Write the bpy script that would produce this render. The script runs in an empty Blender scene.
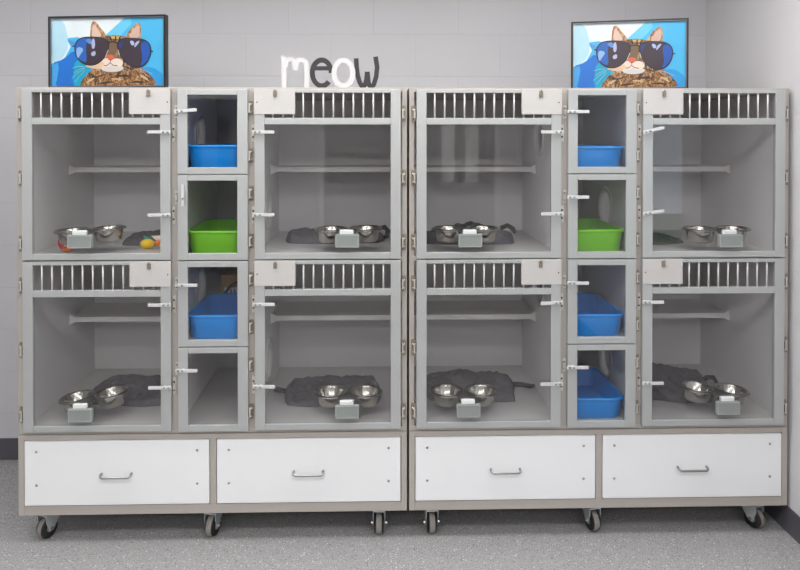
import bpy, bmesh, math, random
from mathutils import Vector, Matrix, noise
random.seed(7)
S = bpy.context.scene
COL = S.collection
PI = math.pi

# ------------------------------------------------------------------ materials
def lin(c):
    c = c / 255.0
    return c / 12.92 if c <= 0.04045 else ((c + 0.055) / 1.055) ** 2.4
def rgb(r, g, b): return (lin(r), lin(g), lin(b), 1.0)

def mat(name, col, rough=0.5, metal=0.0, vary=0.0, vscale=20.0, bump=0.0, bscale=200.0, spec=0.5, stretch=None, coat=0.0):
    m = bpy.data.materials.new(name); m.use_nodes = True
    nt = m.node_tree; b = nt.nodes['Principled BSDF']
    b.inputs['Base Color'].default_value = col
    b.inputs['Roughness'].default_value = rough
    b.inputs['Metallic'].default_value = metal
    b.inputs['Specular IOR Level'].default_value = spec
    b.inputs['Coat Weight'].default_value = coat
    tc = nt.nodes.new('ShaderNodeTexCoord')
    src = tc.outputs['Object']
    if stretch:
        mp = nt.nodes.new('ShaderNodeMapping'); mp.inputs['Scale'].default_value = stretch
        nt.links.new(src, mp.inputs['Vector']); src = mp.outputs['Vector']
    if vary:
        n = nt.nodes.new('ShaderNodeTexNoise'); n.inputs['Scale'].default_value = vscale; n.inputs['Detail'].default_value = 4
        nt.links.new(src, n.inputs['Vector'])
        mx = nt.nodes.new('ShaderNodeMix'); mx.data_type = 'RGBA'
        mx.inputs[6].default_value = tuple(c * (1 - vary) for c in col[:3]) + (1,)
        mx.inputs[7].default_value = tuple(min(1, c * (1 + vary)) for c in col[:3]) + (1,)
        nt.links.new(n.outputs['Fac'], mx.inputs[0]); nt.links.new(mx.outputs[2], b.inputs['Base Color'])
    if bump:
        n2 = nt.nodes.new('ShaderNodeTexNoise'); n2.inputs['Scale'].default_value = bscale; n2.inputs['Detail'].default_value = 3
        nt.links.new(src, n2.inputs['Vector'])
        bp = nt.nodes.new('ShaderNodeBump'); bp.inputs['Strength'].default_value = bump; bp.inputs['Distance'].default_value = 0.002
        nt.links.new(n2.outputs['Fac'], bp.inputs['Height']); nt.links.new(bp.outputs['Normal'], b.inputs['Normal'])
    return m

M = {}
M['door'] = mat('satin_aluminium_paint', rgb(180, 182, 182), 0.40, 0.4, 0.02, 30, 0.05, 400)
M['carcass'] = mat('taupe_laminate', rgb(170, 163, 157), 0.45, 0.0, 0.03, 60)
M['inner'] = mat('grey_laminate', rgb(222, 219, 219), 0.45, 0.0, 0.03, 50)
M['deck'] = mat('grey_deck', rgb(196, 193, 192), 0.45, 0, 0.03, 40)
M['shelf'] = mat('pale_grey_shelf', rgb(222, 218, 216), 0.42, 0.0, 0.03, 50)
M['card'] = mat('speckled_card_plate', rgb(188, 185, 183), 0.5, 0.0, 0.05, 260)
M['drawer'] = mat('white_drawer_laminate', rgb(230, 231, 233), 0.35, 0.0, 0.01, 20)
M['steel'] = mat('brushed_steel', rgb(158, 156, 154), 0.28, 1.0, 0.05, 120)
M['bowlsteel'] = mat('polished_steel', rgb(178, 174, 166), 0.16, 1.0)
M['hinge'] = mat('nickel_hinge', rgb(140, 130, 118), 0.35, 0.5, 0.08, 200)
M['loop'] = mat('bright_hinge_loop', rgb(206, 200, 190), 0.3, 0.5)
M['bars'] = mat('white_bar_paint', rgb(205, 204, 204), 0.5)
M['latch'] = mat('pale_latch_metal', rgb(208, 208, 208), 0.35, 0.25)
M['dark'] = mat('black_parts_gap_shade', rgb(26, 26, 28), 0.45)  # black parts, also the painted shade in hinge gaps and strike holes
M['zinc'] = mat('zinc_fork', rgb(188, 196, 198), 0.35, 0.5, 0.1, 90)
M['rubber'] = mat('black_rubber', rgb(28, 27, 27), 0.5)
M['tread'] = mat('dusty_grey_tread', rgb(132, 126, 121), 0.8, 0, 0.25, 160)
M['blanket'] = mat('dark_grey_fleece', rgb(103, 100, 104), 0.95, 0, 0.38, 55, 1.0, 150, spec=0.15)
M['strap'] = mat('charcoal_strap', rgb(62, 61, 63), 0.9, 0, 0.1, 90)
M['blue'] = mat('blue_plastic', rgb(0, 148, 240), 0.3, 0, 0.03, 12)
M['green'] = mat('green_plastic', rgb(124, 206, 30), 0.28, 0, 0.03, 12)
M['clamp'] = mat('grey_green_plastic', rgb(134, 139, 137), 0.35, 0, 0.03, 40)
M['clampedge'] = mat('pale_plastic_lip', rgb(154, 160, 157), 0.35)
M['tab'] = mat('white_tab', rgb(214, 217, 217), 0.35)
M['white'] = mat('white_painted_wood', rgb(196, 194, 195), 0.5)
M['charcoal'] = mat('charcoal_painted_wood', rgb(42, 41, 43), 0.6)
M['frame'] = mat('black_gloss_frame', rgb(14, 13, 18), 0.3, 0.0)
M['fillet'] = mat('silver_fillet', rgb(120, 118, 125), 0.3, 0.8)
M['yellow'] = mat('yellow_plush', rgb(238, 200, 20), 0.85, 0, 0.12, 120, 0.6, 300)
M['teal'] = mat('teal_felt', rgb(40, 160, 135), 0.85)
M['orange'] = mat('orange_felt', rgb(240, 120, 30), 0.8)
M['pinkred'] = mat('red_felt', rgb(225, 40, 60), 0.8)
M['cream'] = mat('cream_felt', rgb(235, 225, 210), 0.8)
M['cardboard'] = mat('brown_cardboard', rgb(186, 128, 72), 0.85, 0, 0.08, 30)
M['label'] = mat('paper_label', rgb(225, 222, 220), 0.7)
M['ink'] = mat('grey_ink', rgb(90, 88, 110), 0.7)
M['base'] = mat('dark_vinyl_base', rgb(84, 82, 88), 0.45, 0, 0.05, 20)
M['ceil'] = mat('white_ceiling', rgb(232, 232, 230), 0.9, 0, 0.02, 8)
M['trim'] = mat('grey_trim', rgb(120, 122, 124), 0.5)
M['doorpaint'] = mat('dark_grey_door', rgb(70, 71, 76), 0.5)
M['lawn'] = mat('lawn_green', rgb(90, 130, 80), 0.9, 0, 0.3, 6)
M['hedge'] = mat('hedge_green', rgb(112, 172, 100), 0.9, 0, 0.4, 9)

def glass_mat():
    m = bpy.data.materials.new('clear_glass'); m.use_nodes = True
    nt = m.node_tree; nt.nodes.clear()
    out = nt.nodes.new('ShaderNodeOutputMaterial')
    tr = nt.nodes.new('ShaderNodeBsdfTransparent'); tr.inputs['Color'].default_value = (0.965, 0.968, 0.972, 1)
    gl = nt.nodes.new('ShaderNodeBsdfGlossy'); gl.inputs['Roughness'].default_value = 0.0
    lw = nt.nodes.new('ShaderNodeLayerWeight'); lw.inputs['Blend'].default_value = 0.5
    p = nt.nodes.new('ShaderNodeMath'); p.operation = 'POWER'; p.inputs[1].default_value = 5.0
    ma = nt.nodes.new('ShaderNodeMath'); ma.operation = 'MULTIPLY_ADD'; ma.inputs[1].default_value = 0.95; ma.inputs[2].default_value = 0.045
    mx = nt.nodes.new('ShaderNodeMixShader')
    nt.links.new(lw.outputs['Facing'], p.inputs[0]); nt.links.new(p.outputs[0], ma.inputs[0])
    nt.links.new(ma.outputs[0], mx.inputs['Fac']); nt.links.new(tr.outputs[0], mx.inputs[1]); nt.links.new(gl.outputs[0], mx.inputs[2])
    nt.links.new(mx.outputs[0], out.inputs['Surface'])
    return m
M['glass'] = glass_mat()

def block_mat(name, col, axis, contrast, bumpd, shift):
    m = bpy.data.materials.new(name); m.use_nodes = True
    nt = m.node_tree; b = nt.nodes['Principled BSDF']; b.inputs['Roughness'].default_value = 0.42
    g = nt.nodes.new('ShaderNodeNewGeometry'); sp = nt.nodes.new('ShaderNodeSeparateXYZ'); cb = nt.nodes.new('ShaderNodeCombineXYZ')
    nt.links.new(g.outputs['Position'], sp.inputs[0])
    ax = nt.nodes.new('ShaderNodeMath'); ax.operation = 'ADD'; ax.inputs[1].default_value = shift
    az = nt.nodes.new('ShaderNodeMath'); az.operation = 'ADD'; az.inputs[1].default_value = -0.022
    nt.links.new(sp.outputs[axis], ax.inputs[0]); nt.links.new(sp.outputs['Z'], az.inputs[0])
    nt.links.new(ax.outputs[0], cb.inputs['X']); nt.links.new(az.outputs[0], cb.inputs['Y'])
    br = nt.nodes.new('ShaderNodeTexBrick')
    br.inputs['Scale'].default_value = 1.0; br.inputs['Brick Width'].default_value = 0.4436; br.inputs['Row Height'].default_value = 0.219
    br.inputs['Mortar Size'].default_value = 0.0035; br.inputs['Mortar Smooth'].default_value = 0.6
    br.inputs['Color1'].default_value = col; br.inputs['Color2'].default_value = tuple(c * 0.985 for c in col[:3]) + (1,)
    br.inputs['Mortar'].default_value = tuple(c * (1 - contrast) for c in col[:3]) + (1,)
    nt.links.new(cb.outputs[0], br.inputs['Vector'])
    nt.links.new(br.outputs['Color'], b.inputs['Base Color'])
    inv = nt.nodes.new('ShaderNodeMath'); inv.operation = 'SUBTRACT'; inv.inputs[0].default_value = 1.0
    nt.links.new(br.outputs['Fac'], inv.inputs[1])
    n = nt.nodes.new('ShaderNodeTexNoise'); n.inputs['Scale'].default_value = 70; n.inputs['Detail'].default_value = 5
    nt.links.new(g.outputs['Position'], n.inputs['Vector'])
    ad = nt.nodes.new('ShaderNodeMath'); ad.operation = 'MULTIPLY_ADD'; ad.inputs[1].default_value = 0.28
    nt.links.new(n.outputs['Fac'], ad.inputs[0]); nt.links.new(inv.outputs[0], ad.inputs[2])
    bp = nt.nodes.new('ShaderNodeBump'); bp.inputs['Strength'].default_value = bumpd; bp.inputs['Distance'].default_value = 0.004
    nt.links.new(ad.outputs[0], bp.inputs['Height']); nt.links.new(bp.outputs['Normal'], b.inputs['Normal'])
    return m
M['wallback'] = block_mat('painted_block', rgb(190, 190, 194), 'X', 0.06, 0.3, 0.0922)
M['wallside'] = block_mat('painted_block_side', rgb(206, 205, 208), 'Y', 0.02, 0.12, 0.1)

def floor_mat():
    m = bpy.data.materials.new('speckled_vinyl'); m.use_nodes = True
    nt = m.node_tree; b = nt.nodes['Principled BSDF']; b.inputs['Roughness'].default_value = 0.42
    g = nt.nodes.new('ShaderNodeNewGeometry')
    def speck(scale, lo, hi):
        v = nt.nodes.new('ShaderNodeTexVoronoi'); v.inputs['Scale'].default_value = scale
        nt.links.new(g.outputs['Position'], v.inputs['Vector'])
        sp = nt.nodes.new('ShaderNodeSeparateColor'); nt.links.new(v.outputs['Color'], sp.inputs[0])
        a = nt.nodes.new('ShaderNodeMath'); a.operation = 'GREATER_THAN'; a.inputs[1].default_value = lo
        nt.links.new(sp.outputs['Red'], a.inputs[0])
        d = nt.nodes.new('ShaderNodeMath'); d.operation = 'LESS_THAN'; d.inputs[1].default_value = hi
        nt.links.new(v.outputs['Distance'], d.inputs[0])
        r = nt.nodes.new('ShaderNodeMath'); r.operation = 'MULTIPLY'
        nt.links.new(a.outputs[0], r.inputs[0]); nt.links.new(d.outputs[0], r.inputs[1])
        return r.outputs[0]
    n = nt.nodes.new('ShaderNodeTexNoise'); n.inputs['Scale'].default_value = 190; n.inputs['Detail'].default_value = 4
    nt.links.new(g.outputs['Position'], n.inputs['Vector'])
    rp = nt.nodes.new('ShaderNodeValToRGB')
    rp.color_ramp.elements[0].position = 0.34; rp.color_ramp.elements[0].color = rgb(136, 135, 136)
    rp.color_ramp.elements[1].position = 0.66; rp.color_ramp.elements[1].color = rgb(168, 167, 168)
    nt.links.new(n.outputs['Fac'], rp.inputs['Fac'])
    prev = rp.outputs['Color']
    for sc, lo, hi, c in ((170, 0.82, 0.40, rgb(188, 187, 186)), (190, 0.84, 0.40, rgb(96, 94, 95)), (100, 0.90, 0.30, rgb(212, 211, 209)), (110, 0.94, 0.28, rgb(78, 76, 76))):
        mx = nt.nodes.new('ShaderNodeMix'); mx.data_type = 'RGBA'
        nt.links.new(speck(sc, lo, hi), mx.inputs[0]); nt.links.new(prev, mx.inputs[6]); mx.inputs[7].default_value = c
        prev = mx.outputs[2]
    nt.links.new(prev, b.inputs['Base Color'])
    return m
M['floor'] = floor_mat()

def fur_mat(name, c1, c2, c3, sc, stretch):
    m = bpy.data.materials.new(name); m.use_nodes = True
    nt = m.node_tree; b = nt.nodes['Principled BSDF']; b.inputs['Roughness'].default_value = 0.35
    tc = nt.nodes.new('ShaderNodeTexCoord'); mp = nt.nodes.new('ShaderNodeMapping'); mp.inputs['Scale'].default_value = stretch
    mp.inputs['Rotation'].default_value = (0, 0.5, 0)
    n = nt.nodes.new('ShaderNodeTexNoise'); n.inputs['Scale'].default_value = sc; n.inputs['Detail'].default_value = 6; n.inputs['Distortion'].default_value = 1.2
    rp = nt.nodes.new('ShaderNodeValToRGB'); e = rp.color_ramp.elements
    e[0].position = 0.36; e[0].color = c1; e[1].position = 0.66; e[1].color = c3
    k = e.new(0.5); k.color = c2
    nt.links.new(tc.outputs['Object'], mp.inputs['Vector']); nt.links.new(mp.outputs['Vector'], n.inputs['Vector'])
    nt.links.new(n.outputs['Fac'], rp.inputs['Fac']); nt.links.new(rp.outputs['Color'], b.inputs['Base Color'])
    return m
M['fur'] = fur_mat('printed_tabby_fur', rgb(44, 30, 20), rgb(124, 86, 50), rgb(178, 142, 102), 62, (1.5, 1, .9))
M['furhead'] = fur_mat('printed_tabby_head', rgb(52, 42, 36), rgb(112, 86, 62), rgb(182, 146, 104), 40, (2.2, 1, 1))

M['furear'] = fur_mat('printed_ear_fur', rgb(112, 80, 52), rgb(158, 116, 78), rgb(196, 156, 112), 70, (1, 1, .5))
def emis(name, col, strength):
    m = bpy.data.materials.new(name); m.use_nodes = True
    nt = m.node_tree; b = nt.nodes['Principled BSDF']
    b.inputs['Base Color'].default_value = (0.9, 0.9, 0.9, 1)
    b.inputs['Emission Color'].default_value = col; b.inputs['Emission Strength'].default_value = strength
    return m
M['lamp'] = emis('lamp_diffuser', (1.0, 0.985, 0.97, 1), 8.2)
M['lampfar'] = emis('lamp_diffuser_bright', (1.0, 0.985, 0.97, 1), 13.0)

# ------------------------------------------------------------------ mesh helpers
class MB:
    def __init__(s): s.bm = bmesh.new(); s.smooth = set()
    def box(s, x0, x1, y0, y1, z0, z1, mi=0, T=None):
        r = bmesh.ops.create_cube(s.bm, size=1.0)
        for v in r['verts']:
            v.co = Vector(((x0 + x1) / 2 + v.co.x * (x1 - x0), (y0 + y1) / 2 + v.co.y * (y1 - y0), (z0 + z1) / 2 + v.co.z * (z1 - z0)))
            if T: v.co = T @ v.co
        for f in {f for v in r['verts'] for f in v.link_faces}: f.material_index = mi
        return s
    def ring_pts(s, c, a, b, r, n):
        return [s.bm.verts.new(c + a * (r * math.cos(2 * PI * k / n)) + b * (r * math.sin(2 * PI * k / n))) for k in range(n)]
    def _face(s, vs, mi=0, smooth=False):
        try:
            f = s.bm.faces.new(vs); f.material_index = mi; f.smooth = smooth
            return f
        except ValueError: return None
    def tube(s, pts, r, n=10, mi=0, caps=True, closed=False):
        pts = [Vector(p) for p in pts]; rings = []
        m = len(pts)
        prev = None
        for i, p in enumerate(pts):
            if closed: d = pts[(i + 1) % m] - pts[i - 1]
            else: d = pts[min(i + 1, m - 1)] - pts[max(i - 1, 0)]
            d.normalize()
            if prev is None:
                a = d.orthogonal().normalized()
            else:
                a = (prev - d * prev.dot(d))
                a = a.normalized() if a.length > 1e-6 else d.orthogonal().normalized()
            prev = a; b = d.cross(a)
            rr = r[i] if isinstance(r, (list, tuple)) else r
            rings.append(s.ring_pts(p, a, b, rr, n))
        for i in range(m if closed else m - 1):
            A, B = rings[i], rings[(i + 1) % m]
            for k in range(n): s._face((A[k], A[(k + 1) % n], B[(k + 1) % n], B[k]), mi, True)
        if caps and not closed:
            s._face(list(reversed(rings[0])), mi); s._face(rings[-1], mi)
        return s
    def lathe(s, prof, c=(0, 0, 0), axis='Z', n=32, mi=0, closed=False, smooth=True, mis=None):
        c = Vector(c); a, b, d = {'Z': ((1, 0, 0), (0, 1, 0), (0, 0, 1)), 'X': ((0, 1, 0), (0, 0, 1), (1, 0, 0)), 'Y': ((0, 0, 1), (1, 0, 0), (0, 1, 0))}[axis]
        a, b, d = Vector(a), Vector(b), Vector(d)
        rings = []
        for r, h in prof:
            if r < 1e-6: rings.append([s.bm.verts.new(c + d * h)])
            else: rings.append(s.ring_pts(c + d * h, a, b, r, n))
        m = len(rings)
        for i in range(m if closed else m - 1):
            A, B = rings[i], rings[(i + 1) % m]
            q = mis[i] if mis else mi
            for k in range(n):
                k2 = (k + 1) % n
                if len(A) == 1 and len(B) == 1: continue
                if len(A) == 1: s._face((A[0], B[k2], B[k]), q, smooth)
                elif len(B) == 1: s._face((A[k], A[k2], B[0]), q, smooth)
                else: s._face((A[k], A[k2], B[k2], B[k]), q, smooth)
        return s
    def prism(s, poly, y0, y1, mi=0):
        """closed outline in x,z extruded along y"""
        f = [s.bm.verts.new((x, y0, z)) for x, z in poly]; b = [s.bm.verts.new((x, y1, z)) for x, z in poly]
        n = len(poly)
        s._face(f, mi); s._face(list(reversed(b)), mi)
        for k in range(n): s._face((f[k], b[k], b[(k + 1) % n], f[(k + 1) % n]), mi)
        return s
    def stroke(s, pts, w, y0, y1, closed=False, mi=0):
        """broad flat stroke along a path in x,z, w wide, from y0 to y1"""
        m = len(pts); L = []; R = []
        for i in range(m):
            if closed: p0, p1 = pts[i - 1], pts[(i + 1) % m]
            else: p0, p1 = pts[max(i - 1, 0)], pts[min(i + 1, m - 1)]
            dx, dz = p1[0] - p0[0], p1[1] - p0[1]; l = math.hypot(dx, dz) or 1
            nx, nz = -dz / l * w / 2, dx / l * w / 2
            L.append((pts[i][0] + nx, pts[i][1] + nz)); R.append((pts[i][0] - nx, pts[i][1] - nz))
        V = [[s.bm.verts.new((x, y, z)) for x, z in Q] for Q in (L, R) for y in (y0, y1)]
        l0, l1, r0, r1 = V
        for i in range(m if closed else m - 1):
            j = (i + 1) % m
            s._face((l0[i], l0[j], r0[j], r0[i]), mi); s._face((l1[i], r1[i], r1[j], l1[j]), mi)
            s._face((l0[i], l1[i], l1[j], l0[j]), mi); s._face((r0[i], r0[j], r1[j], r1[i]), mi)
        if not closed:
            s._face((l0[0], r0[0], r1[0], l1[0]), mi); s._face((l0[-1], l1[-1], r1[-1], r0[-1]), mi)
        return s
    def move(s, T):
        for v in s.bm.verts: v.co = T @ v.co
        return s
    def build(s, name, mats, parent=None, bevel=0.0, loc=None, subsurf=0, fix=True):
        if fix: bmesh.ops.recalc_face_normals(s.bm, faces=s.bm.faces[:])
        me = bpy.data.meshes.new(name); s.bm.to_mesh(me); s.bm.free()
        o = bpy.data.objects.new(name, me); COL.objects.link(o)
        for m in (mats if isinstance(mats, (list, tuple)) else [mats]): me.materials.append(m)
        if parent is not None: o.parent = parent
        if loc: o.location = loc
        if bevel:
            b = o.modifiers.new('edge', 'BEVEL'); b.width = bevel; b.segments = 2; b.limit_method = 'ANGLE'; b.angle_limit = math.radians(50)
        if subsurf:
            q = o.modifiers.new('round', 'SUBSURF'); q.levels = subsurf; q.render_levels = subsurf
        return o

def tag(o, label=None, cat=None, group=None, kind=None):
    if label: o['label'] = label
    if cat: o['category'] = cat
    if group: o['group'] = group
    if kind: o['kind'] = kind
    return o
def thing(name, loc, label, cat, group=None, rot=(0, 0, 0)):
    o = bpy.data.objects.new(name, None); COL.objects.link(o); o.location = loc; o.rotation_euler = rot
    o.empty_display_size = 0.05
    return tag(o, label, cat, group)

# ------------------------------------------------------------------ the room
XL, XR, YB, YF, H = -2.2, 3.224, 0.765, -5.6, 2.75
def struct(o): return tag(o, kind='structure')
struct(MB().box(XL - .1, XR + .1, YF - .1, YB + .1, -.1, 0).build('floor', M['floor']))
struct(MB().box(XL - .1, XR + .1, YF - .1, YB + .1, H, H + .1).build('ceiling', M['ceil']))
struct(MB().box(XL - .1, XR + .1, YB, YB + .1, 0, H).build('wall_back', M['wallback']))
struct(MB().box(XL - .1, XL, YF, YB, 0, H).build('wall_left', M['wallside']))
struct(MB().box(XL - .1, XR + .1, YF - .1, YF, 0, H).build('wall_front', M['wallside']))
WY0, WY1, WZ0, WZ1 = -1.95, -1.06, 0.75, 2.15
struct(MB().box(XR, XR + .1, WY1, YB, 0, H).box(XR, XR + .1, YF, WY0, 0, H).box(XR, XR + .1, WY0, WY1, 0, WZ0).box(XR, XR + .1, WY0, WY1, WZ1, H).build('wall_right', M['wallside']))
w = MB()
w.box(XR + .02, XR + .07, WY0, WY0 + .05, WZ0, WZ1).box(XR + .02, XR + .07, WY1 - .05, WY1, WZ0, WZ1)
w.box(XR + .02, XR + .07, WY0 + .05, WY1 - .05, WZ0, WZ0 + .05).box(XR + .02, XR + .07, WY0 + .05, WY1 - .05, WZ1 - .05, WZ1)
win = struct(w.build('window_1', M['trim'], bevel=.003))
MB().box(XR + .04, XR + .045, WY0 + .05, WY1 - .05, WZ0 + .05, WZ1 - .05).build('pane', M['glass'], win)
struct(MB().box(XL, XR, YB - .006, YB, 0, .112).build('baseboard_back', M['base'], bevel=.002))
struct(MB().box(XR - .006, XR, YF, YB - .006, 0, .112).build('baseboard_right', M['base'], bevel=.002))
struct(MB().box(XL, XL + .006, YF, YB - .006, 0, .112).build('baseboard_left', M['base'], bevel=.002))
for n_, (a, b, leaf) in enumerate(((.88, 1.9, 'doorpaint'), (-.95, -.05, 'trim'), (2.1, 2.95, 'doorpaint'))):
    d = struct(MB().box(a, b, YF, YF + .03, 0, 2.1).build('door_%d' % (n_ + 1), M[leaf], bevel=.004))
    MB().box(a - .07, a, YF, YF + .045, 0, 2.17).box(b, b + .07, YF, YF + .045, 0, 2.17).box(a, b, YF, YF + .045, 2.1, 2.17).build('door_frame', M['ceil'], d, bevel=.003)
    MB().tube([(a + .07, YF + .03, 1.0), (a + .07, YF + .08, 1.0), (a + .19, YF + .08, 1.0)], .01).build('door_handle', M['steel'], d)
    if n_: MB().box(a + .2, a + .36, YF + .03, YF + .036, 1.1, 1.9).box(b - .36, b - .2, YF + .03, YF + .036, 1.1, 1.9).build('vision_panel', M['dark' if n_ == 1 else 'ceil'], d)
struct(MB().box(XR + .1, XR + 14, -14, 8, -.4, -.3).build('lawn', M['lawn']))
hb = MB(); hb.box(XR + 7, XR + 8, -13, 8, -.3, 4.2)
bmesh.ops.subdivide_edges(hb.bm, edges=hb.bm.edges[:], cuts=24, use_grid_fill=True)
for v in hb.bm.verts: v.co += noise.noise_vector(v.co * 1.7) * .3
tag(hb.build('hedge', M['hedge']), 'green hedge on the lawn outside the window', 'hedge')

lights = ((-.4, -.55), (1.1, -.55), (2.5, -.55), (.1, -2.2), (1.9, -2.2), (-.6, -4.4), (1.0, -4.4), (2.5, -4.4))
where = ('above the left cage bank', 'above the middle of the cages', 'added above the right cage bank', 'in the middle row near the left wall', 'in the middle row near the window',  # the one over the right bank is added to brighten the right wall
         'in the added far row near the left wall', 'in the added far row above the dark grey door', 'in the added far row near the right wall')  # far row is added fill, to brighten the backs of the cages
for (x, y), wh in zip(lights, where):
    t = thing('ceiling_light', (x, y, H), 'recessed white ceiling light ' + wh, 'ceiling light', 'ceiling lights')
    f = MB()
    f.box(-.62, -.6, -.31, .31, -.03, 0).box(.6, .62, -.31, .31, -.03, 0).box(-.6, .6, -.31, -.29, -.03, 0).box(-.6, .6, .29, .31, -.03, 0)
    f.build('light_frame', M['ceil'], t)
    MB().box(-.6, .6, -.29, .29, -.022, -.012).build('diffuser', M['lamp'] if y > -1 else M['lampfar'], t)

# ------------------------------------------------------------------ one rolling bank of cat cages
FY = -0.022        # face of the doors
def frame_boxes(mb, x0, x1, z0, z1, L, R, B, T):
    mb.box(x0, x0 + L, FY, -.002, z0, z1).box(x1 - R, x1, FY, -.002, z0, z1)
    mb.box(x0 + L, x1 - R, FY + .001, -.002, z0, z0 + B).box(x0 + L, x1 - R, FY + .001, -.002, z1 - T, z1)
    return mb

def hinge(par, x, z, side, h=.066, bright=None):
    """side -1: the plate sits left of the door, +1: right of it"""
    m = MB(); w2 = .0088
    m.box(x - w2, x + w2, -.004, 0, z - h / 2, z + h / 2)
    for s in (-1, 1): m.lathe([(0, -.0055), (.003, -.005), (.003, -.003)], (x, 0, z + s * h * .38), 'Y', 10)
    k = -side * .005
    m.tube([(x - k * .6, -.004, z + .018), (x - k * .6, -.013, z + .017), (x + k * .8, -.016, z + .012), (x + k * 1.0, -.016, z), (x + k * .8, -.016, z - .012), (x - k * .6, -.013, z - .017), (x - k * .6, -.004, z - .018)], .003, 8, 2)
    m.box(x + k * .9 - .003, x + k * .9 + .003, -.02, -.006, z - .02, z + .02, 2)
    m.box(x + k * 1.7 - .0022, x + k * 1.7 + .0022, -.019, -.003, z - .016, z + .016, 1)  # dark block paints the shade in the gap beside the loop
    return m.build('hinge', [bright or M['hinge'], M['dark'], M['loop']], par)

def latch(par, x_piv, z, length, side, ang=0.0):
    """a flat bar pivoting on the stile and reaching over the glass; side +1: reaches right"""
    m = MB()
    T = Matrix.Translation((x_piv, 0, z)) @ Matrix.Rotation(-ang * side, 4, 'Y')
    a, b = (-.012, length) if side > 0 else (-length, .012)
    m.box(a, b, FY - .016, FY - .010, -.0065, .0065, 0, T)
    for q in (0.0, .018 * side):
        c = T @ Vector((q, 0, 0))
        m.lathe([(.0055, -.012), (.0055, 0)], (c.x, FY, c.z), 'Y', 10)
        m.lathe([(0, -.0205), (.004, -.0195), (.0045, -.016)], (c.x, FY, c.z), 'Y', 10, mi=1)
    return m.build('latch', [M['latch'], M['steel']], par, bevel=.001)

def strike(par, x, z, h=.066):
    m = MB(); m.box(x - .0065, x + .0065, -.0035, 0, z - h / 2, z + h / 2)
    m.box(x - .0035, x + .0035, -.011, -.0035, z - .013, z + .013)
    for s in (-1, 1): m.lathe([(0, -.006), (.003, -.005), (.003, -.003)], (x, 0, z + s * h * .36), 'Y', 10, mi=1); m.box(x - .0045, x + .0025, -.0042, -.003, z + s * h * .23 - .004, z + s * h * .23 + .004, 2)  # dark boxes paint the shade inside the plate's holes
    return m.build('strike_plate', [M['loop'], M['latch'], M['dark']], par)

def cage_door(par, x0, x1, z0, hinge_left, angs):
    z1 = z0 + .6995
    L = R = .0415
    m = frame_boxes(MB(), x0, x1, z0, z1, L, R, .026, .015)
    m.box(x0 + L, x1 - R, FY + .001, -.002, z0 + .554, z0 + .581)
    d = m.build('cage_door', M['door'], par, bevel=.0014)
    d.location = (0, 0, 0)
    MB().box(x0 + L - .004, x1 - R + .004, -.014, -.009, z0 + .022, z0 + .558).build('glass_pane', M['glass'], d)
    g = MB(); n = 12; ww = (x1 - R) - (x0 + L); 
    for k in range(n):
        x = x0 + L + .034 + k * .0412
        if x < x1 - R - .005: g.tube([(x, -.013, z0 + .578), (x, -.013, z0 + .687)], .0036, 8)
    g.build('vent_bars', M['bars'], d)
    # the plate for the name card in the top corner away from the hinges
    c = MB()
    if hinge_left: px0, px1, hx, sx = x1 - .166, x1 + .001, x1 - .086, x1 - .011
    else: px0, px1, hx, sx = x0 - .001, x0 + .167, x0 + .085, x0 + .011
    c.box(px0, px1, FY - .003, FY, z0 + .596, z0 + .701)
    c.lathe([(0, -.0045), (.003, -.004), (.003, -.003)], (sx, FY, z0 + .645), 'Y', 10, mi=1)
    cp = c.build('card_plate', [M['card'], M['dark']], d, bevel=.001)
    MB().box(hx - .0075, hx + .0075, FY - .010, FY - .003, z0 + .669, z0 + .693).tube([(hx, FY - .006, z0 + .69), (hx, FY - .014, z0 + .698)], .0025, 8).build('card_clip', M['hinge'], d, bevel=.0015)
    for dz in (.066, .333, .599):
        if hinge_left: hinge(d, x0 - .012, z0 + dz, -1)
        else: hinge(d, x1 + .0125, z0 + dz, 1)
    for dz, a in zip((.523, .185), angs):
        if hinge_left: latch(d, x1 - .006, z0 + dz, .082, -1, a); strike(par, x1 + .009, z0 + dz - .004, .07)
        else: latch(d, x0 + .006, z0 + dz, .078, 1, a); strike(par, x0 - .0075, z0 + dz - .004, .07)
    return d

def litter_door(par, x0, x1, z0, z1, state):
    m = frame_boxes(MB(), x0, x1, z0, z1, .040, .043, .027, .024)
    d = m.build('litter_door', M['door'], par, bevel=.0014)
    MB().box(x0 + .036, x1 - .039, -.014, -.009, z0 + .023, z1 - .020).build('glass_pane', M['glass'], d)
    for z in (z1 - .078, z0 + .075): hinge(d, x1 + .0105, z, 1, .06, M['hinge'])
    zl = z0 + .256
    if state == 'down':
        b = MB(); b.box(x0 + .018, x0 + .030, FY - .014, FY - .008, z1 - .128, z1 - .038)
        b.lathe([(0, -.0185), (.004, -.0175), (.0045, -.0)], (x0 + .024, FY, z1 - .095), 'Y', 10, mi=1)
        b.build('latch', [M['latch'], M['steel']], d, bevel=.001)
    else:
        latch(d, x0 + .004, zl, .079, 1, state)
    strike(par, x0 - .0085, zl, .055)
    return d

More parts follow.
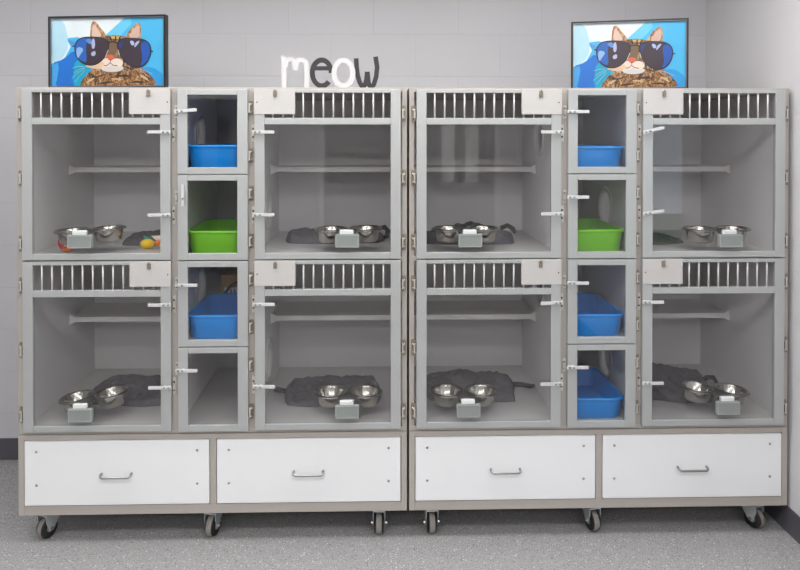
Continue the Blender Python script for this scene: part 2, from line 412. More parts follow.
def holed_panel(x0, x1, y0, y1, z0, z1, holes):
    """an upright board normal to x with round holes (y, z, r); the board is cut into bands, one per hole"""
    m = MB(); zs = [z0]
    hs = sorted(holes, key=lambda q: q[1])
    for a, b in zip(hs, hs[1:]): zs.append((a[1] + a[2] + b[1] - b[2]) / 2)
    zs.append(z1)
    for (hy, hz, r), a, b in zip(hs, zs, zs[1:]):
        ang = sorted({2 * PI * k / 40 for k in range(40)} | {math.atan2(zz - hz, yy - hy) % (2 * PI) for yy in (y0, y1) for zz in (a, b)})
        I = []; O = []
        for t in ang:
            c, s_ = math.cos(t), math.sin(t)
            q = min(((y1 - hy) / c if c > 1e-9 else 9e9), ((y0 - hy) / c if c < -1e-9 else 9e9), ((b - hz) / s_ if s_ > 1e-9 else 9e9), ((a - hz) / s_ if s_ < -1e-9 else 9e9))
            I.append((hy + r * c, hz + r * s_)); O.append((hy + q * c, hz + q * s_))
        V = [[m.bm.verts.new((x, y, z)) for y, z in Q] for Q in (I, O) for x in (x0, x1)]
        i0, i1, o0, o1 = V; n = len(ang)
        for k in range(n):
            j = (k + 1) % n
            m._face((i0[k], i0[j], o0[j], o0[k])); m._face((i1[k], o1[k], o1[j], i1[j]))
            m._face((i0[k], i1[k], i1[j], i0[j])); m._face((o0[k], o0[j], o1[j], o1[k]))
    return m

def caster(par, x, y, yaw):
    m = MB(); R = .0435
    m.box(-.032, .032, -.030, .034, -.005, 0)
    m.lathe([(.022, -.018), (.022, -.005)], (0, 0, 0), 'Z', 16)
    # legs of the fork lean forward to the axle
    for s in (-1, 1):
        pts = [(-.046, -.018), (.030, -.018), (.030, -.038), (-.010, -.090), (-.030, -.090), (-.046, -.046)]
        f = [m.bm.verts.new((s * .0245 - .0015, py, pz)) for py, pz in pts]; b = [m.bm.verts.new((s * .0245 + .0015, py, pz)) for py, pz in pts]
        m._face(f); m._face(list(reversed(b)))
        for k in range(len(pts)): m._face((f[k], b[k], b[(k + 1) % len(pts)], f[(k + 1) % len(pts)]))
    m.box(-.026, .026, -.047, .030, -.023, -.017)
    c = m.build('caster', M['zinc'], par, bevel=.001)
    c.location = (x, y, .1232); c.rotation_euler = (0, 0, yaw)
    ay, az = -.020, R - .1232
    w = MB(); w.lathe([(.010, -.019), (.030, -.0185), (.033, -.0165), (.038, -.0185), (R - .0015, -.0115), (R, -.006), (R, .006), (R - .0015, .0115), (.038, .0185), (.033, .0165), (.030, .0185), (.010, .019)],
                      (0, ay, az), 'X', 36, mis=[0, 0, 0, 0, 1, 1, 1, 0, 0, 0, 0])
    for q in (-1, 1): w.lathe([(.006, q * .0195), (.016, q * .0195), (.018, q * .018)], (0, ay, az), 'X', 24, mi=2)
    w.build('wheel', [M['rubber'], M['tread'], M['steel']], c)
    MB().tube([(-.032, ay, az), (.032, ay, az)], .005, 10).lathe([(0, -.036), (.007, -.034), (.007, -.026)], (0, ay, az), 'X', 6, smooth=False).lathe([(.007, .026), (.007, .034), (0, .036)], (0, ay, az), 'X', 6, smooth=False).build('axle', M['steel'], c)

def drawer(par, x0, x1):
    z0, z1 = .165, .431
    d = MB().box(x0, x1, -.006, .016, z0, z1).build('drawer', M['drawer'], par, bevel=.003)
    cx = (x0 + x1) / 2 - .002; z = .288
    MB().tube([(cx - .061, -.006, z + .007), (cx - .061, -.020, z + .006), (cx - .059, -.026, z + .003), (cx - .052, -.029, z), (cx + .052, -.029, z), (cx + .059, -.026, z + .003), (cx + .061, -.020, z + .006), (cx + .061, -.006, z + .007)], .0048, 10).build('handle', M['steel'], d)
    for x in (x0 + .049, x1 - .050):
        for zz in (.388, .250):
            MB().lathe([(0, -.0035), (.004, -.003), (.0055, 0)], (x, -.006, zz), 'Y', 12).build('screw', M['steel'], d)
    return d

BW, BD = 1.6, .745
def bank(x0, label, angs, mids, yaws):
    t = thing('cat_cage_bank', (x0, 0, 0), label, 'cat cages', 'cat cage banks')
    # taupe shell: sides, top, decks, uprights between the doors
    m = MB(); zb, zt = .457, 1.8866
    m.box(0, .021, 0, BD, zb, zt).box(BW - .021, BW, 0, BD, zb, zt)
    m.box(.021, BW - .021, 0, BD, zt - .018, zt)
    m.box(.021, BW - .021, 0, .02, 1.166, 1.189).box(.021, BW - .021, 0, .02, zb, .478)
    for a, b in ((.629, .660), (.944, .975)): m.box(a, b, 0, .02, .478, 1.166).box(a, b, 0, .02, 1.189, zt - .018)
    for z in (.8195, 1.5285): m.box(.660, .944, 0, .02, z - .008, z + .008)
    m.build('shell', M['carcass'], t, bevel=.0012)
    MB().box(.021, BW - .021, BD - .012, BD, zb, zt - .018).build('back_panel', M['inner'], t)
    for zz in (.466, 1.175): MB().box(.021, BW - .021, .02, BD - .012, zz - .006, zz + .014).build('cage_floor', M['deck'], t)
    for z in (.826, 1.534): MB().box(.655, .949, .02, BD - .012, z - .010, z + .006).build('litter_floor', M['deck'], t)
    # grey linings of the two outer side walls
    for a, b in ((.021, .0225), (BW - .0225, BW - .021)): MB().box(a, b, .02, BD - .012, .480, zt - .019).build('side_lining', M['inner'], t)
    py = .375
    for x, lv in ((.632, (.826, 1.534)), (.949, (.480, 1.189))):
        holed_panel(x, x + .023, .02, BD - .012, .480, zt - .018, [(py, l + .155, .086) for l in lv]).build('partition', M['inner'], t)
        for l in lv:
            MB().lathe([(.082, -.004), (.082, .027), (.100, .027), (.102, .024), (.102, -.001), (.100, -.004)], (x, py, l + .155), 'X', 40, closed=True).build('portal_ring', M['shelf'], t)
    # resting shelves at the back, each on two flared end brackets
    for xa, xb in ((.0225, .632), (.972, BW - .0225)):
        for z in (1.516, .806):
            s = MB().box(xa, xb, .442, BD - .012, z, z + .016).box(xa, xb, .436, .444, z - .004, z + .020).build('resting_shelf', M['shelf'], t, bevel=.0015)
            for x, sg in ((xa, 1), (xb, -1)):
                MB().prism([(x, z - .018), (x + sg * .026, z - .003), (x + sg * .026, z + .019), (x, z + .034)], .435, .449).build('shelf_bracket', M['shelf'], s, bevel=.001)
    # base with drawers
    m = MB(); za, zc = .1232, .4555
    m.box(0, .024, -.002, BD, za, zc).box(BW - .024, BW, -.002, BD, za, zc).box(.024, BW - .024, -.002, BD, zc - .022, zc).box(.024, BW - .024, -.002, BD, za, za + .039)
    m.box(.784, .810, -.002, BD - .02, za + .039, zc - .022).box(.024, BW - .024, BD - .02, BD, za + .039, zc - .022)
    m.build('base_frame', M['carcass'], t, bevel=.0015)
    drawer(t, .0265, .7815); drawer(t, .8125, 1.573)
    for z0, a, b in ((1.1795, angs[0], angs[1]), (.474, angs[2], angs[3])):
        cage_door(t, .0295, .630, z0, True, a)
        cage_door(t, .9725, 1.573, z0, False, b)
    for (z0, z1), st in zip(((1.5305, 1.879), (1.1775, 1.527), (.8215, 1.1725), (.4715, .8175)), mids):
        litter_door(t, .659, .945, z0, z1, st)
    for x, yw in zip((.097, .785, 1.485), yaws):
        caster(t, x, .075, yw)
    for x, yw in zip((.105, .785, 1.485), (2.6, 3.0, -2.7)):
        caster(t, x, .64, yw)
    return t
R = math.radians
X2 = 1.6087
bank(0, 'taupe cat cage bank on casters under the word sign, one small compartment empty',
     ((0, 0), (0, 0), (0, 0), (0, 0)), (R(5), 'down', 0, 0), (R(-24), R(-13), R(-2)))
bank(X2, 'taupe cat cage bank on casters against the right wall, all four small compartments filled',
     ((0, 0), (R(14), R(9)), (R(-2), 0), (0, 0)), (0, 0, 0, 0), (R(3), R(11), R(24)))

# ------------------------------------------------------------------ double bowl feeders clamped on the glass
def feeder(x, z, yaw, roll, label, cx=0.0):
    t = thing('double_bowl_feeder', (x, -.014, z), label, 'cat feeder', 'double bowl feeders', (0, 0, 0))
    e = MB(); e.box(-.050, .050, -.022, -.0006, -.030, .025)
    cl = e.build('clamp_box', [M['clamp']], t, bevel=.006)
    MB().box(-.030, .026, -.018, -.0006, .025, .042).build('clamp_tab', M['tab'], cl, bevel=.002)
    f = MB()
    for a, b, c_, d_ in ((-.047, .047, -.028, -.0245), (-.047, .047, .0195, .023), (-.047, -.0435, -.0245, .0195), (.0435, .047, -.0245, .0195)):
        f.box(a, b, -.0235, -.0215, c_, d_)
    f.build('clamp_rim', M['clampedge'], cl)
    T = Matrix.Translation((cx, .0155, .028)) @ Matrix.Rotation(roll, 4, 'Y') @ Matrix.Rotation(yaw, 4, 'Z') @ Matrix.Scale(.95, 4)
    p = MB()
    p.box(-.030, .030, -.006, .004, -.045, .0, 0)
    p.prism([(-.026, 0), (.026, 0), (.026, .001), (-.026, .001)], -.004, .07)
    f = [p.bm.verts.new(v) for v in ((-.030, 0, 0), (.030, 0, 0), (.050, .07, 0), (.02, .11, 0), (-.02, .11, 0), (-.050, .07, 0))]
    g = [p.bm.verts.new(v.co + Vector((0, 0, -.003))) for v in f]
    p._face(f); p._face(list(reversed(g)))
    for k in range(6): p._face((f[k], g[k], g[(k + 1) % 6], f[(k + 1) % 6]))
    for s in (-1, 1):
        p.lathe([(.064, -.003), (.078, -.003), (.078, 0), (.064, 0)], (s * .0785, .115, 0), 'Z', 40, closed=True)
    p.move(T)
    p.build('bowl_holder', M['steel'], t)
    for s in (-1, 1):
        b = MB()
        b.lathe([(0, -.058), (.046, -.058), (.054, -.050), (.0625, -.004), (.064, .002), (.072, .003), (.073, .005), (.071, .0065), (.063, .005), (.0595, -.003), (.052, -.048), (.045, -.0545), (0, -.055)], (s * .0785, .115, 0), 'Z', 44)
        b.move(T); b.build('bowl', M['bowlsteel'], t)
FE = [(.266, 1.259, R(3), R(-3), 'steel double bowl feeder beside the yellow toy in the top left cage', -.008),
      (1.352, 1.258, 0, R(-1), 'steel double bowl feeder on the upper cage glass below the word sign', 0),
      (1.860, 1.257, 0, 0, 'steel double bowl feeder in front of the tallest humped blanket, upper cage', 0),
      (2.946, 1.2525, R(4), 0, 'steel double bowl feeder on the upper cage glass beside the right wall', .018),
      (.265, .550, R(-3), R(-8), 'steel double bowl feeder tilted up to the right, lowest at its left bowl', -.006),
      (1.3515, .554, 0, 0, 'level steel double bowl feeder on the lower cage glass, before the flat square-cornered blanket', 0),
      (1.853, .5535, 0, R(0), 'steel double bowl feeder on lower cage glass, blanket strap pointing right behind it', 0),
      (2.940, .554, R(-2), R(4), 'steel double bowl feeder tilted down to the right, lower cage beside the right wall', .006)]
for a in FE: feeder(*a)

# ------------------------------------------------------------------ blankets on the cage floors
def blanket(cx, cy, z, sx, sy, h, rot, seed, label, hump=(), strap=None):
    m = MB(); n, k = 56, 36; top = []
    def shape(u, v):
        # square parameter to a rounded outline
        x = u * math.sqrt(1 - .24 * v * v); y = v * math.sqrt(1 - .24 * u * u)
        q = Vector((u * 1.3 + seed * 3.1, v * 1.3, seed))
        x += .07 * noise.noise(q); y += .10 * noise.noise(q + Vector((9, 4, 2)))
        return x * sx / 2, y * sy / 2
    grid = []
    for j in range(k + 1):
        row = []
        for i in range(n + 1):
            u, v = 2 * i / n - 1, 2 * j / k - 1
            x, y = shape(u, v)
            e = min(1, (1 - abs(u)) / .10, (1 - abs(v)) / .15)
            e = math.sqrt(max(0, 1 - (1 - max(0, e)) ** 2))
            zz = h * e * (.62 + .34 * noise.noise(Vector((u * 2.2 + seed, v * 2.0, seed * 2))) + .13 * noise.noise(Vector((u * 7 + seed, v * 5, seed))))
            for hu, hv, hr, hh in hump: zz += hh * e * math.exp(-(((u - hu) / hr) ** 2 + ((v - hv) / (hr * 1.3)) ** 2))
            zz += .0075 * e * noise.noise(Vector((x * 42, y * 42, seed)))
            row.append(m.bm.verts.new((x, y, max(zz, .0015))))
        grid.append(row)
    for j in range(k):
        for i in range(n): m._face((grid[j][i], grid[j][i + 1], grid[j + 1][i + 1], grid[j + 1][i]), 0, True)
    edge = grid[0] + [r[-1] for r in grid[1:]] + list(reversed(grid[-1]))[1:] + [r[0] for r in reversed(grid)][1:-1]
    low = [m.bm.verts.new((v.co.x, v.co.y, 0)) for v in edge]
    for a in range(len(edge)):
        b = (a + 1) % len(edge); m._face((edge[a], low[a], low[b], edge[b]), 0, True)
    m._face(low)
    o = m.build('blanket', M['blanket']); o.location = (cx, cy, z); o.rotation_euler = (0, 0, rot)
    tag(o, label, 'blanket', 'dark grey blankets')
    if strap:
        MB().tube(strap, [.011] * (len(strap) - 1) + [.008], 10).build('strap', M['strap'], o)
    return o
ZL, ZU = .4805, 1.1895
blanket(.375, .40, ZL, .46, .34, .035, R(-2), 1, 'dark grey blanket behind the tilted bowls in the lowest left cage', ((-.45, .3, .5, .022), (.7, .5, .4, .018)))
blanket(1.272, .385, ZL, .455, .355, .030, R(1), 2, 'flat dark grey blanket with square corners behind the level feeder, lower cage', ((.75, .3, .5, .01),),
        [(-.225, -.02, .015), (-.245, -.03, .022), (-.262, -.015, .02), (-.272, .0, .012)])
blanket(1.915, .405, ZL, .44, .34, .040, R(-2), 3, 'dark grey blanket with two humps and a strap pointing right, lower cage', ((-.05, .5, .45, .024), (.75, .4, .4, .012)),
        [(.20, .01, .02), (.25, .0, .022), (.29, -.012, .018), (.31, .0, .016)])
blanket(2.845, .43, ZL, .46, .42, .045, R(-14), 4, 'dark grey blanket sloping down to the right, lower cage beside the right wall', ((-.35, .5, .6, .045),),
        [(.20, .05, .02), (.225, .06, .035), (.25, .05, .04), (.262, .02, .02)])
blanket(.455, .455, ZU, .32, .33, .038, R(3), 5, 'dark grey blanket behind the yellow toy in the top left cage', ((.5, .3, .5, .02),))
blanket(1.275, .44, ZU, .47, .26, .052, 0, 6, 'dark grey blanket spread behind the feeder in the upper cage below the word sign', ((-.7, 0, .4, .012),),
        [(.215, .0, .05), (.24, -.02, .062), (.255, -.03, .045), (.25, -.03, .02), (.23, -.035, .012)])
blanket(1.905, .40, ZU, .44, .27, .05, 0, 7, 'dark grey blanket with one tall hump in the upper cage, third large cage along', ((.15, .2, .55, .045),),
        [(.17, .05, .05), (.20, .04, .065), (.225, .03, .05), (.235, .02, .03)])
blanket(2.755, .40, ZU, .30, .30, .022, R(4), 8, 'thin dark grey blanket in the upper cage beside the right wall')

# ------------------------------------------------------------------ litter boxes
def litter_box(x, y, z, material, label, h=.10, rot=0):
    m = MB()
    def loop(w, d, zz, r=.04, n=6):
        out = []
        for cx, cy, a0 in ((w / 2 - r, d / 2 - r, 0), (-w / 2 + r, d / 2 - r, PI / 2), (-w / 2 + r, -d / 2 + r, PI), (w / 2 - r, -d / 2 + r, 1.5 * PI)):
            for k in range(n + 1):
                a = a0 + PI / 2 * k / n; out.append(m.bm.verts.new((cx + r * math.cos(a), cy + r * math.sin(a), zz)))
        return out
    W, D = .235, .395
    prof = [(W - .030, D - .030, .0), (W - .020, D - .020, .006), (W - .003, D - .003, h - .016), (W, D, h - .012), (W + .009, D + .009, h - .011), (W + .010, D + .010, h - .003), (W + .006, D + .006, h), (W, D, h), (W - .010, D - .010, h - .006), (W - .028, D - .028, .012), (W - .038, D - .038, .007)]
    L = [loop(*p) for p in prof]
    n = len(L[0])
    for A, B in zip(L, L[1:]):
        for k in range(n): m._face((A[k], A[(k + 1) % n], B[(k + 1) % n], B[k]), 0, True)
    m._face(list(reversed(L[0]))); m._face(L[-1])
    o = m.build('litter_box', material); o.location = (x, y, z); o.rotation_euler = (0, 0, rot)
    return tag(o, label, 'litter box', 'plastic litter boxes')
LF = (1.5405, 1.1895, .8325, .4805)
BXL, BYL = .797, .232
litter_box(BXL, BYL, LF[0], M['blue'], 'blue litter box above the green one in the cage bank below the word sign', .108)
litter_box(BXL, BYL, LF[1], M['green'], 'green litter box behind the small door whose latch hangs down', .100)
litter_box(BXL, BYL, LF[2], M['blue'], 'blue litter box in front of a brown cardboard box', .104)
litter_box(X2 + .803, BYL, LF[0], M['blue'], 'blue litter box in the top compartment below the sunglasses cat picture on the right', .102)
litter_box(X2 + .803, BYL, LF[1], M['green'], 'green litter box in the cage bank beside the right wall')
litter_box(X2 + .803, BYL, LF[2], M['blue'], 'blue litter box directly under the green one in the cage bank beside the right wall', .098)
litter_box(X2 + .803, BYL, LF[3], M['blue'], 'lowest blue litter box of all, in the bottom compartment above the drawers', .092)

t = thing('cardboard_box', (.805, .575, LF[2]), 'brown cardboard box with a white label behind a blue litter box', 'cardboard box')
MB().box(-.075, .075, -.10, .12, 0, .182).build('carton', M['cardboard'], t, bevel=.003)
lb = MB(); lb.box(-.062, .058, -.1015, -.1, .072, .122)
for k in range(6): lb.box(-.050 + k * .018, -.044 + k * .018, -.102, -.1014, .080, .114, 1)
lb.build('paper_label', [M['label'], M['ink']], t)
MB().tube([(.070, -.104, .175), (.02, -.106, .160), (-.03, -.106, .13), (-.068, -.106, .085), (-.074, -.105, .05)], .006, 8).build('strap', M['dark'], t)

# ------------------------------------------------------------------ cat toys in the top left cage
def toy(x, y, s, label, tail=True):
    t = thing('cat_toy', (x, y, ZU), label, 'cat toy', 'yellow cat toys')
    b = MB(); b.lathe([(0, 0)] + [(.022 * math.sin(PI * k / 14) * s, (.031 - .031 * math.cos(PI * k / 14)) * s) for k in range(1, 14)] + [(0, .062 * s)], (-.031 * s, 0, .0225 * s), 'X', 24)
    b.build('body', M['yellow'], t)
    if tail:
        MB().lathe([(0, 0), (.010, .004), (.013, .016), (.009, .03), (0, .034)], (.030, .0, .026), 'X', 14).build('collar', M['orange'], t)
        MB().prism([(.034, .030), (-.008, .054), (-.020, .058), (-.012, .046), (.030, .022)], .004, .008).build('feather', M['teal'], t)
        MB().prism([(.04, .032), (.012, .056), (.055, .058), (.062, .050), (.05, .034)], .010, .014).build('feather', M['cream'], t)
    return t
toy(.470, .185, 1.0, 'yellow plush cat toy with teal feather, nearest the steel bowls in the top left cage')
toy(.560, .150, .9, 'yellow plush cat toy half hidden behind the door frame, top left cage', False)
t = thing('spring_toy', (.160, .125, ZU), 'red and orange felt cat toy lying left of the bowls in the top left cage', 'cat toy')
MB().tube([(-.040, .0, .060), (-.042, .0, .048), (-.038, -.004, .032), (-.028, -.008, .018)], [.005, .009, .010, .010], 10).build('tail', M['pinkred'], t)
MB().tube([(-.030, -.008, .017), (-.012, -.01, .013), (.004, -.012, .012), (.014, -.01, .012)], [.010, .011, .011, .008], 10).build('body', M['orange'], t)

# ------------------------------------------------------------------ framed cat pictures on top
PM = {}
def pm(c, rough=.3):
    if c not in PM: PM[c] = mat('print_%d_%d_%d' % c, tuple(q * .74 for q in rgb(*c)[:3]) + (1,), rough, 0, .13, 9)
    return PM[c]
def chaikin(p, n=2):
    for _ in range(n):
        q = []
        for i in range(len(p)):
            a, b = p[i], p[(i + 1) % len(p)]
            q.append((.75 * a[0] + .25 * b[0], .75 * a[1] + .25 * b[1])); q.append((.25 * a[0] + .75 * b[0], .25 * a[1] + .75 * b[1]))
        p = q
    return p
def ell(cx, cy, rx, ry, n=24): return [(cx + rx * math.cos(2 * PI * k / n), cy + ry * math.sin(2 * PI * k / n)) for k in range(n)]
def line(pts, w):
    L = []; Rr = []
    for i, p in enumerate(pts):
        a, b = pts[max(i - 1, 0)], pts[min(i + 1, len(pts) - 1)]
        dx, dy = b[0] - a[0], b[1] - a[1]; l = math.hypot(dx, dy) or 1
        L.append((p[0] - dy / l * w / 2, p[1] + dx / l * w / 2)); Rr.append((p[0] + dy / l * w / 2, p[1] - dx / l * w / 2))
    return L + Rr[::-1]
LENS_L = [(215, 255), (222, 226), (250, 205), (300, 201), (365, 206), (395, 222), (402, 250), (392, 288), (362, 328), (320, 350), (272, 346), (236, 322), (218, 288)]
LENS_R = [(450, 246), (458, 222), (490, 211), (540, 212), (590, 217), (620, 236), (632, 266), (626, 308), (602, 348), (560, 366), (512, 352), (476, 316), (454, 278)]
K = []   # (material, outline), back to front, in a 625 x 367 picture that starts at (80, 98)
def lay(m, p, sm=2): K.append((m, chaikin(p, sm) if sm else p))
lay((70, 178, 226), [(80, 98), (705, 98), (705, 465), (80, 465)], 0)
lay((104, 196, 232), [(400, 98), (560, 98), (420, 240), (330, 220)], 1)
lay((222, 232, 236), [(80, 98), (490, 98), (385, 190), (330, 240), (230, 200), (165, 205), (190, 250), (150, 322), (80, 340)], 0)
lay((176, 216, 232), [(80, 98), (150, 98), (185, 245), (140, 322), (80, 345)], 1)
lay((30, 112, 202), [(80, 338), (150, 318), (212, 262), (262, 340), (250, 465), (80, 465)], 1)
lay((70, 160, 222), [(80, 350), (130, 330), (105, 465), (80, 465)], 1)
lay((84, 146, 208), [(160, 200), (232, 240), (244, 268), (202, 250)], 1)
lay((10, 162, 200), [(214, 300), (320, 330), (258, 465), (196, 465)], 1)
lay((44, 150, 212), [(560, 370), (640, 360), (705, 410), (705, 465), (610, 465)], 1)
lay('furear', [(296, 225), (300, 150), (310, 116), (328, 116), (356, 152), (392, 195), (384, 230)])
lay((214, 184, 168), [(306, 210), (310, 146), (320, 128), (344, 160), (368, 200)])
lay('furear', [(484, 215), (518, 160), (556, 128), (574, 130), (580, 168), (576, 225)])
lay((206, 172, 156), [(502, 210), (544, 152), (570, 138), (570, 215)])
lay('fur', [(236, 470), (250, 430), (285, 392), (330, 362), (420, 372), (500, 368), (565, 360), (606, 384), (645, 425), (672, 470)], 2)
lay('furhead', [(298, 215), (370, 200), (400, 192), (468, 194), (500, 205), (580, 220), (592, 320), (560, 372), (490, 388), (420, 392), (330, 382), (262, 352), (282, 280)])
for q in ([(300, 352), (330, 344), (372, 352), (330, 356)], [(470, 352), (520, 366), (540, 380), (490, 366)], [(296, 430), (350, 402), (400, 398), (350, 412)],
          [(420, 410), (480, 400), (540, 412), (480, 416)], [(330, 452), (380, 436), (450, 440), (390, 450)], [(500, 445), (560, 432), (610, 448), (560, 446)]):
    lay((60, 44, 32), q)
for q in ([(270, 446), (300, 420), (330, 416), (300, 440)], [(400, 424), (450, 420), (490, 428), (440, 430)], [(560, 400), (600, 412), (624, 440), (590, 424)]):
    lay((204, 176, 138), q)
lay((206, 164, 96), [(396, 202), (420, 196), (455, 198), (478, 206), (440, 216)])
lay((40, 34, 32), [(404, 200), (412, 196), (420, 220), (412, 226)], 1)
lay((40, 34, 32), [(436, 196), (444, 196), (442, 222), (434, 222)], 1)
lay((40, 34, 32), [(462, 198), (470, 200), (458, 224), (452, 220)], 1)
lay((120, 96, 72), [(400, 222), (455, 222), (446, 300), (384, 305)])
lay((214, 186, 160), [(262, 352), (330, 338), (380, 352), (370, 372), (300, 368)])
lay((210, 206, 204), ell(420, 368, 62, 20), 0)
lay((232, 214, 200), ell(388, 338, 36, 24), 0)
lay((232, 214, 200), ell(444, 340, 36, 24), 0)
lay((236, 190, 150), ell(362, 346, 16, 12), 0)
lay((216, 106, 76), [(384, 300), (410, 294), (434, 300), (428, 320), (410, 328), (394, 318)])
lay((170, 70, 54), [(394, 318), (410, 322), (428, 318), (412, 330)])
lay((70, 46, 40), line([(376, 354), (394, 352), (410, 338), (424, 352), (450, 356)], 4), 0)
lay((70, 46, 40), line([(410, 326), (410, 340)], 3), 0)
for ln in (LENS_L, LENS_R):
    cx = sum(p[0] for p in ln) / len(ln); cy = sum(p[1] for p in ln) / len(ln)
    lay((28, 26, 34), [(cx + (x - cx) * 1.045, cy + (y - cy) * 1.06) for x, y in ln])
    lay((62, 50, 60), ln)
lay((40, 96, 176), [(216, 262), (224, 228), (250, 207), (285, 206), (275, 260), (284, 342), (240, 322), (220, 290)])
lay((140, 176, 220), [(222, 290), (226, 250), (268, 262), (240, 300), (232, 316)], 1)
lay((88, 140, 208), [(270, 214), (304, 206), (310, 240), (290, 236)], 1)
lay((176, 178, 214), [(306, 216), (324, 206), (328, 256), (310, 268)], 1)
lay((176, 178, 214), [(302, 286), (328, 272), (330, 298), (310, 304)], 1)
lay((34, 84, 172), [(574, 240), (600, 226), (620, 240), (630, 268), (624, 308), (600, 346), (572, 360), (588, 320)])
lay((40, 60, 120), [(455, 240), (466, 224), (480, 216), (478, 250), (462, 270)], 1)
lay((178, 190, 228), [(516, 226), (534, 222), (546, 242), (530, 252)], 1)
lay((178, 190, 228), [(550, 230), (576, 222), (552, 254), (540, 260)], 1)
lay((30, 28, 32), line([(398, 236), (414, 228), (436, 228), (452, 236)], 6), 0)
lay((200, 190, 170), line([(400, 270), (382, 312)], 4), 0)
lay((200, 190, 170), line([(452, 270), (462, 300)], 4), 0)
lay((30, 28, 32), line([(216, 246), (202, 250)], 6), 0)
lay((30, 28, 32), line([(630, 278), (644, 282)], 6), 0)
for a in (((270, 362), (210, 392)), ((268, 370), (196, 420)), ((272, 378), (216, 440)), ((264, 356), (200, 366)), ((560, 372), (640, 400)), ((560, 378), (630, 420))):
    lay((196, 206, 216), line([a[0], ((a[0][0] + a[1][0]) / 2, (a[0][1] + a[1][1]) / 2 - 4), a[1]], 1.6), 0)

def picture(cx, cy, w, h, rot, label):
    t = thing('framed_picture', (cx, cy, 1.8866), label, 'picture', 'framed cat pictures', (0, 0, rot))
    b = .0075
    m = MB(); dep = .032
    m.box(-w / 2, -w / 2 + b, -dep / 2, dep / 2, 0, h).box(w / 2 - b, w / 2, -dep / 2, dep / 2, 0, h)
    m.box(-w / 2 + b, w / 2 - b, -dep / 2, dep / 2, 0, b).box(-w / 2 + b, w / 2 - b, -dep / 2, dep / 2, h - b, h)
    m.box(-w / 2 + b, w / 2 - b, dep / 2 - .006, dep / 2, b, h - b)
    fr = m.build('frame', M['frame'], t, bevel=.0012)
    f = MB(); b2 = b + .0028; y0 = -dep / 2 + .001
    f.box(-w / 2 + b, -w / 2 + b2, y0, y0 + .006, b, h - b).box(w / 2 - b2, w / 2 - b, y0, y0 + .006, b, h - b).box(-w / 2 + b2, w / 2 - b2, y0, y0 + .006, b, b2).box(-w / 2 + b2, w / 2 - b2, y0, y0 + .006, h - b2, h - b)
    f.build('fillet', M['fillet'], fr)
    p = MB(); mats = []; iw, ih = w - 2 * b, h - 2 * b
    p.box(-iw / 2, iw / 2, -.006, dep / 2 - .006, b, b + ih)
    yy = -.006
    for mm, pl in K:
        q = M[mm] if isinstance(mm, str) else pm(mm)
        if q not in mats: mats.append(q)
        yy -= .00006
        pts = []
        for x, y in pl:
            x = min(705, max(80, x)); y = min(465, max(98, y))
            pts.append((-iw / 2 + (x - 80) / 625 * iw, b + ih - (y - 98) / 367 * ih))
        clean = [pts[0]]
        for a in pts[1:]:
            if abs(a[0] - clean[-1][0]) + abs(a[1] - clean[-1][1]) > 1e-5: clean.append(a)
        vs = [p.bm.verts.new((x, yy, z)) for x, z in clean]
        fc = p._face(vs, mats.index(q))
        if fc:
            fc.normal_update()
            if fc.normal.y > 0: fc.normal_flip()
            bmesh.ops.triangulate(p.bm, faces=[fc])
    p.build('print', mats, t, fix=False)
    return t
picture(.340, .085, .518, .306, R(-7.5), 'framed picture of a cat in sunglasses at the left end, above the yellow toys')
picture(2.576, .135, .486, .304, R(-15), 'framed picture of a cat in sunglasses at the right end, nearer the room corner')

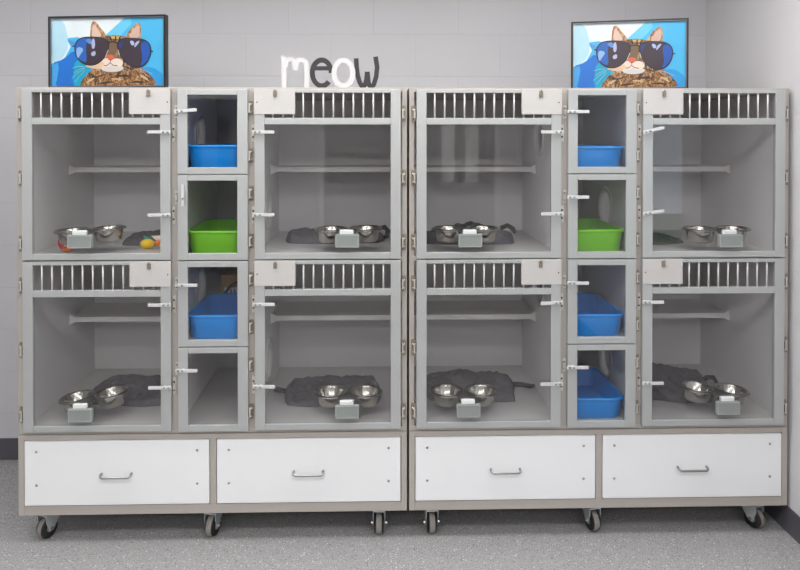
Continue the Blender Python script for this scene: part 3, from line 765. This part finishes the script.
# ------------------------------------------------------------------ the word sign
sg = thing('word_sign', (1.278, .06, 1.8866), 'black and white wooden word sign reading meow on top of the cages', 'sign')
PX = .000684
def lp(pts): return [((x - 372) * PX, (283.5 - y) * PX * 1.06) for x, y in pts]
def arc(cx, cy, rx, ry, a0, a1, n=28): return [(cx + rx * math.cos(R(a0 + (a1 - a0) * k / n)), cy - ry * math.sin(R(a0 + (a1 - a0) * k / n))) for k in range(n + 1)]
m_ = MB()
m_.stroke(lp([(70, 107), (86, 108), (88, 130), (88, 200), (88, 283.5)]), 30 * PX, -.0065, .0065)
m_.stroke(lp([(98, 160)] + arc(128, 140, 26, 24, 160, 20, 12) + [(155, 150), (156, 178)]), 27 * PX, -.0062, .0062)
m_.stroke(lp([(158, 178), (164, 152)] + arc(194, 148, 30, 30, 160, 20, 12) + [(227, 160), (229, 210), (229, 283.5)]), 29 * PX, -.0064, .0064)
tag(m_.build('letter', M['white'], sg), 'white letter m')
e_ = MB(); e_.stroke(lp(arc(320, 193, 58, 75, 0, 318, 40)), 30 * PX, -.002, .011)
e_.stroke(lp([(268, 166), (378, 166)]), 25 * PX, -.0018, .0108)
tag(e_.build('letter', M['charcoal'], sg), 'charcoal letter e')
o_ = MB(); o_.stroke(lp(arc(454, 195, 58, 74, 0, 360, 40)[:-1]), 31 * PX, -.0065, .0065, closed=True)
tag(o_.build('letter', M['white'], sg), 'white letter o')
w_ = MB()
w_.stroke(lp([(532, 108), (535, 160), (542, 210), (556, 254)] + arc(574, 246, 16, 24, 200, 340, 8) + [(596, 230), (601, 186)]), 29 * PX, -.002, .011)
w_.stroke(lp([(601, 186), (606, 230)] + arc(626, 246, 18, 24, 200, 330, 8) + [(656, 215), (662, 160), (652, 98)]), 29 * PX, -.0018, .0108)
tag(w_.build('letter', M['charcoal'], sg), 'charcoal letter w')

# ------------------------------------------------------------------ daylight outside, camera, output look
W_ = bpy.data.worlds.new('World'); S.world = W_; W_.use_nodes = True
bg = W_.node_tree.nodes['Background']; bg.inputs['Color'].default_value = (.80, .90, 1.0, 1); bg.inputs['Strength'].default_value = 2.0

cam = bpy.data.cameras.new('camera'); co = bpy.data.objects.new('camera', cam); COL.objects.link(co)
co.location = (1.4535, -2.8868, 1.7013); co.rotation_euler = (PI / 2 - .0101, 0, -.0248)
cam.sensor_fit = 'HORIZONTAL'; cam.sensor_width = 36; cam.lens = 36 * 695.99 / 800
cam.shift_x = (400 - 389.04) / 800; cam.shift_y = -(285 - 139.35) / 800
cam.clip_start = .02; S.camera = co
S.view_settings.view_transform = 'Standard'; S.view_settings.look = 'None'
S.view_settings.gamma = 1.0; S.view_settings.exposure = 0.07; S.view_settings.use_curve_mapping = False
